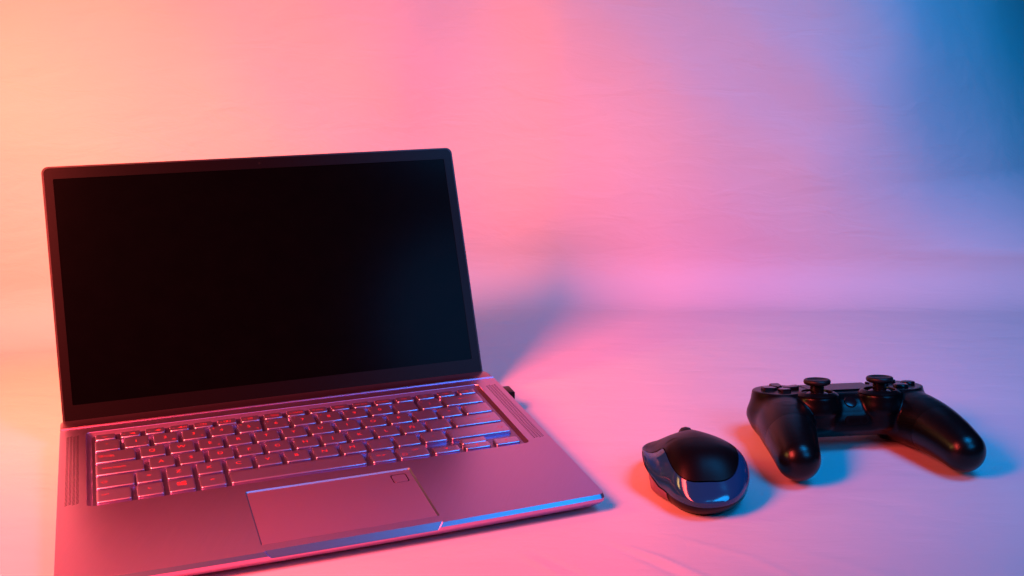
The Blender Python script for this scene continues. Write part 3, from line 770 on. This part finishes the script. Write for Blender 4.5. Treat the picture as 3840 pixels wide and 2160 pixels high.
# face buttons with their marks
fb = empty('action_buttons'); fb.parent = ctl; fb.location = (PODX * MM, PODY * MM, 0)
for a, mark in ((0, 'circle'), (90, 'triangle'), (180, 'square'), (270, 'cross')):
    cx, cy = 10.2 * math.cos(R(a)), 10.2 * math.sin(R(a))
    v, f = lathe([(5.3, -1), (5.3, 1.5), (5.0, 2.0), (4.2, 2.3), (2, 2.5), (0.1, 2.55)], 36)
    o = mesh_obj('action_button', v, f, M_blackgloss, fb, angle=50); o.location = (cx * MM, cy * MM, 0)
    if mark == 'cross': pl = stroke([(-1.9, -1.9), (1.9, 1.9)], 0.45) + stroke([(-1.9, 1.9), (1.9, -1.9)], 0.45)
    elif mark == 'square': pl = stroke([(-1.8, -1.8), (1.8, -1.8), (1.8, 1.8), (-1.8, 1.8), (-1.8, -1.8)], 0.45)
    elif mark == 'triangle': pl = stroke([(-2, -1.4), (2, -1.4), (0, 2.1), (-2, -1.4)], 0.45)
    else: pl = stroke([(2 * math.cos(R(t)), 2 * math.sin(R(t))) for t in range(0, 361, 24)], 0.45)
    vv, ff = [], []
    for q in pl:
        k = len(vv); vv += [(x, y, 2.6) for x, y in q]; ff.append(tuple(range(k, k + 4)))
    mesh_obj('button_symbol', [(x + cx, y + cy, z - 0.0 ) for x, y, z in vv], ff, M_mark, fb, smooth=False)
# touch panel between the pods
rings = [[(x * s + 0, y, z) for x, y in ((-25, 33), (-23.5, 8.6), (23.5, 8.6), (25, 33))] for s, z in ((1, -4), (1, -0.15), (0.985, 0.1))]
v, f = loft(rings); mesh_obj('touch_panel', v, f, M_black, ctl, angle=20)
# small oval buttons left and right of the panel
for sx in (-1, 1):
    ring = lambda k, z: [(sx * 27.5 + 1.3 * k * math.cos(t), 29.5 + 2.8 * k * math.sin(t), z) for t in np.linspace(0, 2 * math.pi, 16, endpoint=False)]
    v, f = loft([ring(1, -3), ring(1, 0.6), ring(0.7, 0.9)]); mesh_obj('menu_button', v, f, M_black, ctl)
# speaker holes and home button on the sloping front
for r_, yy in enumerate((5.6, 4.0)):
    for i in range(5):
        v, f = lathe([(0.1, -1), (0.45, -1), (0.45, 0.05), (0.1, 0.05)], 8, ((i - 2) * 2.4, yy, -1.75 - r_ * 0.45))
        mesh_obj('speaker_hole', v, f, M_dark, ctl)
hbtn_v, hbtn_f = lathe([(4.6, -1.5), (4.6, 0.5), (4.2, 1.0), (2.5, 1.25), (0.1, 1.3)], 32)
hb_o = mesh_obj('home_button', hbtn_v, hbtn_f, M_blackgloss, ctl); hb_o.location = (0, -3.2 * MM, -7.2 * MM); hb_o.rotation_euler = (R(42), 0, 0)
# port recess on the front face
pt = empty('port_panel'); pt.parent = ctl; pt.location = (2.5 * MM, -10.05 * MM, -19.0 * MM); pt.rotation_euler = (R(90), 0, 0)
o1 = rrect(-9, -3.2, 9, 3.2, 3.1, 6); o2 = rrect(-8.3, -2.6, 8.3, 2.6, 2.5, 6)
v, f = loft([[(x, y, -1) for x, y in o1], [(x, y, 0.35) for x, y in o1], [(x, y, 0.45) for x, y in o2]]); mesh_obj('panel', v, f, M_port, pt, angle=20)
v, f = loft([[(x, y, z) for x, y in rrect(-6.8, -1.5, 1.6, 1.5, 0.8, 3)] for z in (0.3, 0.48)]); mesh_obj('extension_port', v, f, M_dark, pt)
v, f = lathe([(2.1, 0.3), (2.1, 0.48)], 24, (5.0, 0, 0)); mesh_obj('headphone_jack', v, f, M_dark, pt)
# shoulder buttons and triggers behind; the triggers carry the back
for sx in (-1, 1):
    v, f = slab(-17, 0, 17, 9, -9, -1.5, 4, 2); o = mesh_obj('shoulder_button', v, f, M_blackgloss, ctl); o.location = (sx * (PODX - 2) * MM, 31 * MM, -5 * MM)
    rings = []
    for t in np.linspace(0, 1, 8):
        y = 34 + 10 * math.sin(t * 2.2) ; z = -12 - 22.6 * t; hw = 15 - 4 * t; th = 6 - 3.4 * t
        rings.append([(sx * PODX + a, b, z) for a, b in rrect(-hw, y - th, hw, y + th, 2.4, 3)])
    v, f = loft(rings); mesh_obj('trigger', v, f, M_black, ctl, angle=50)
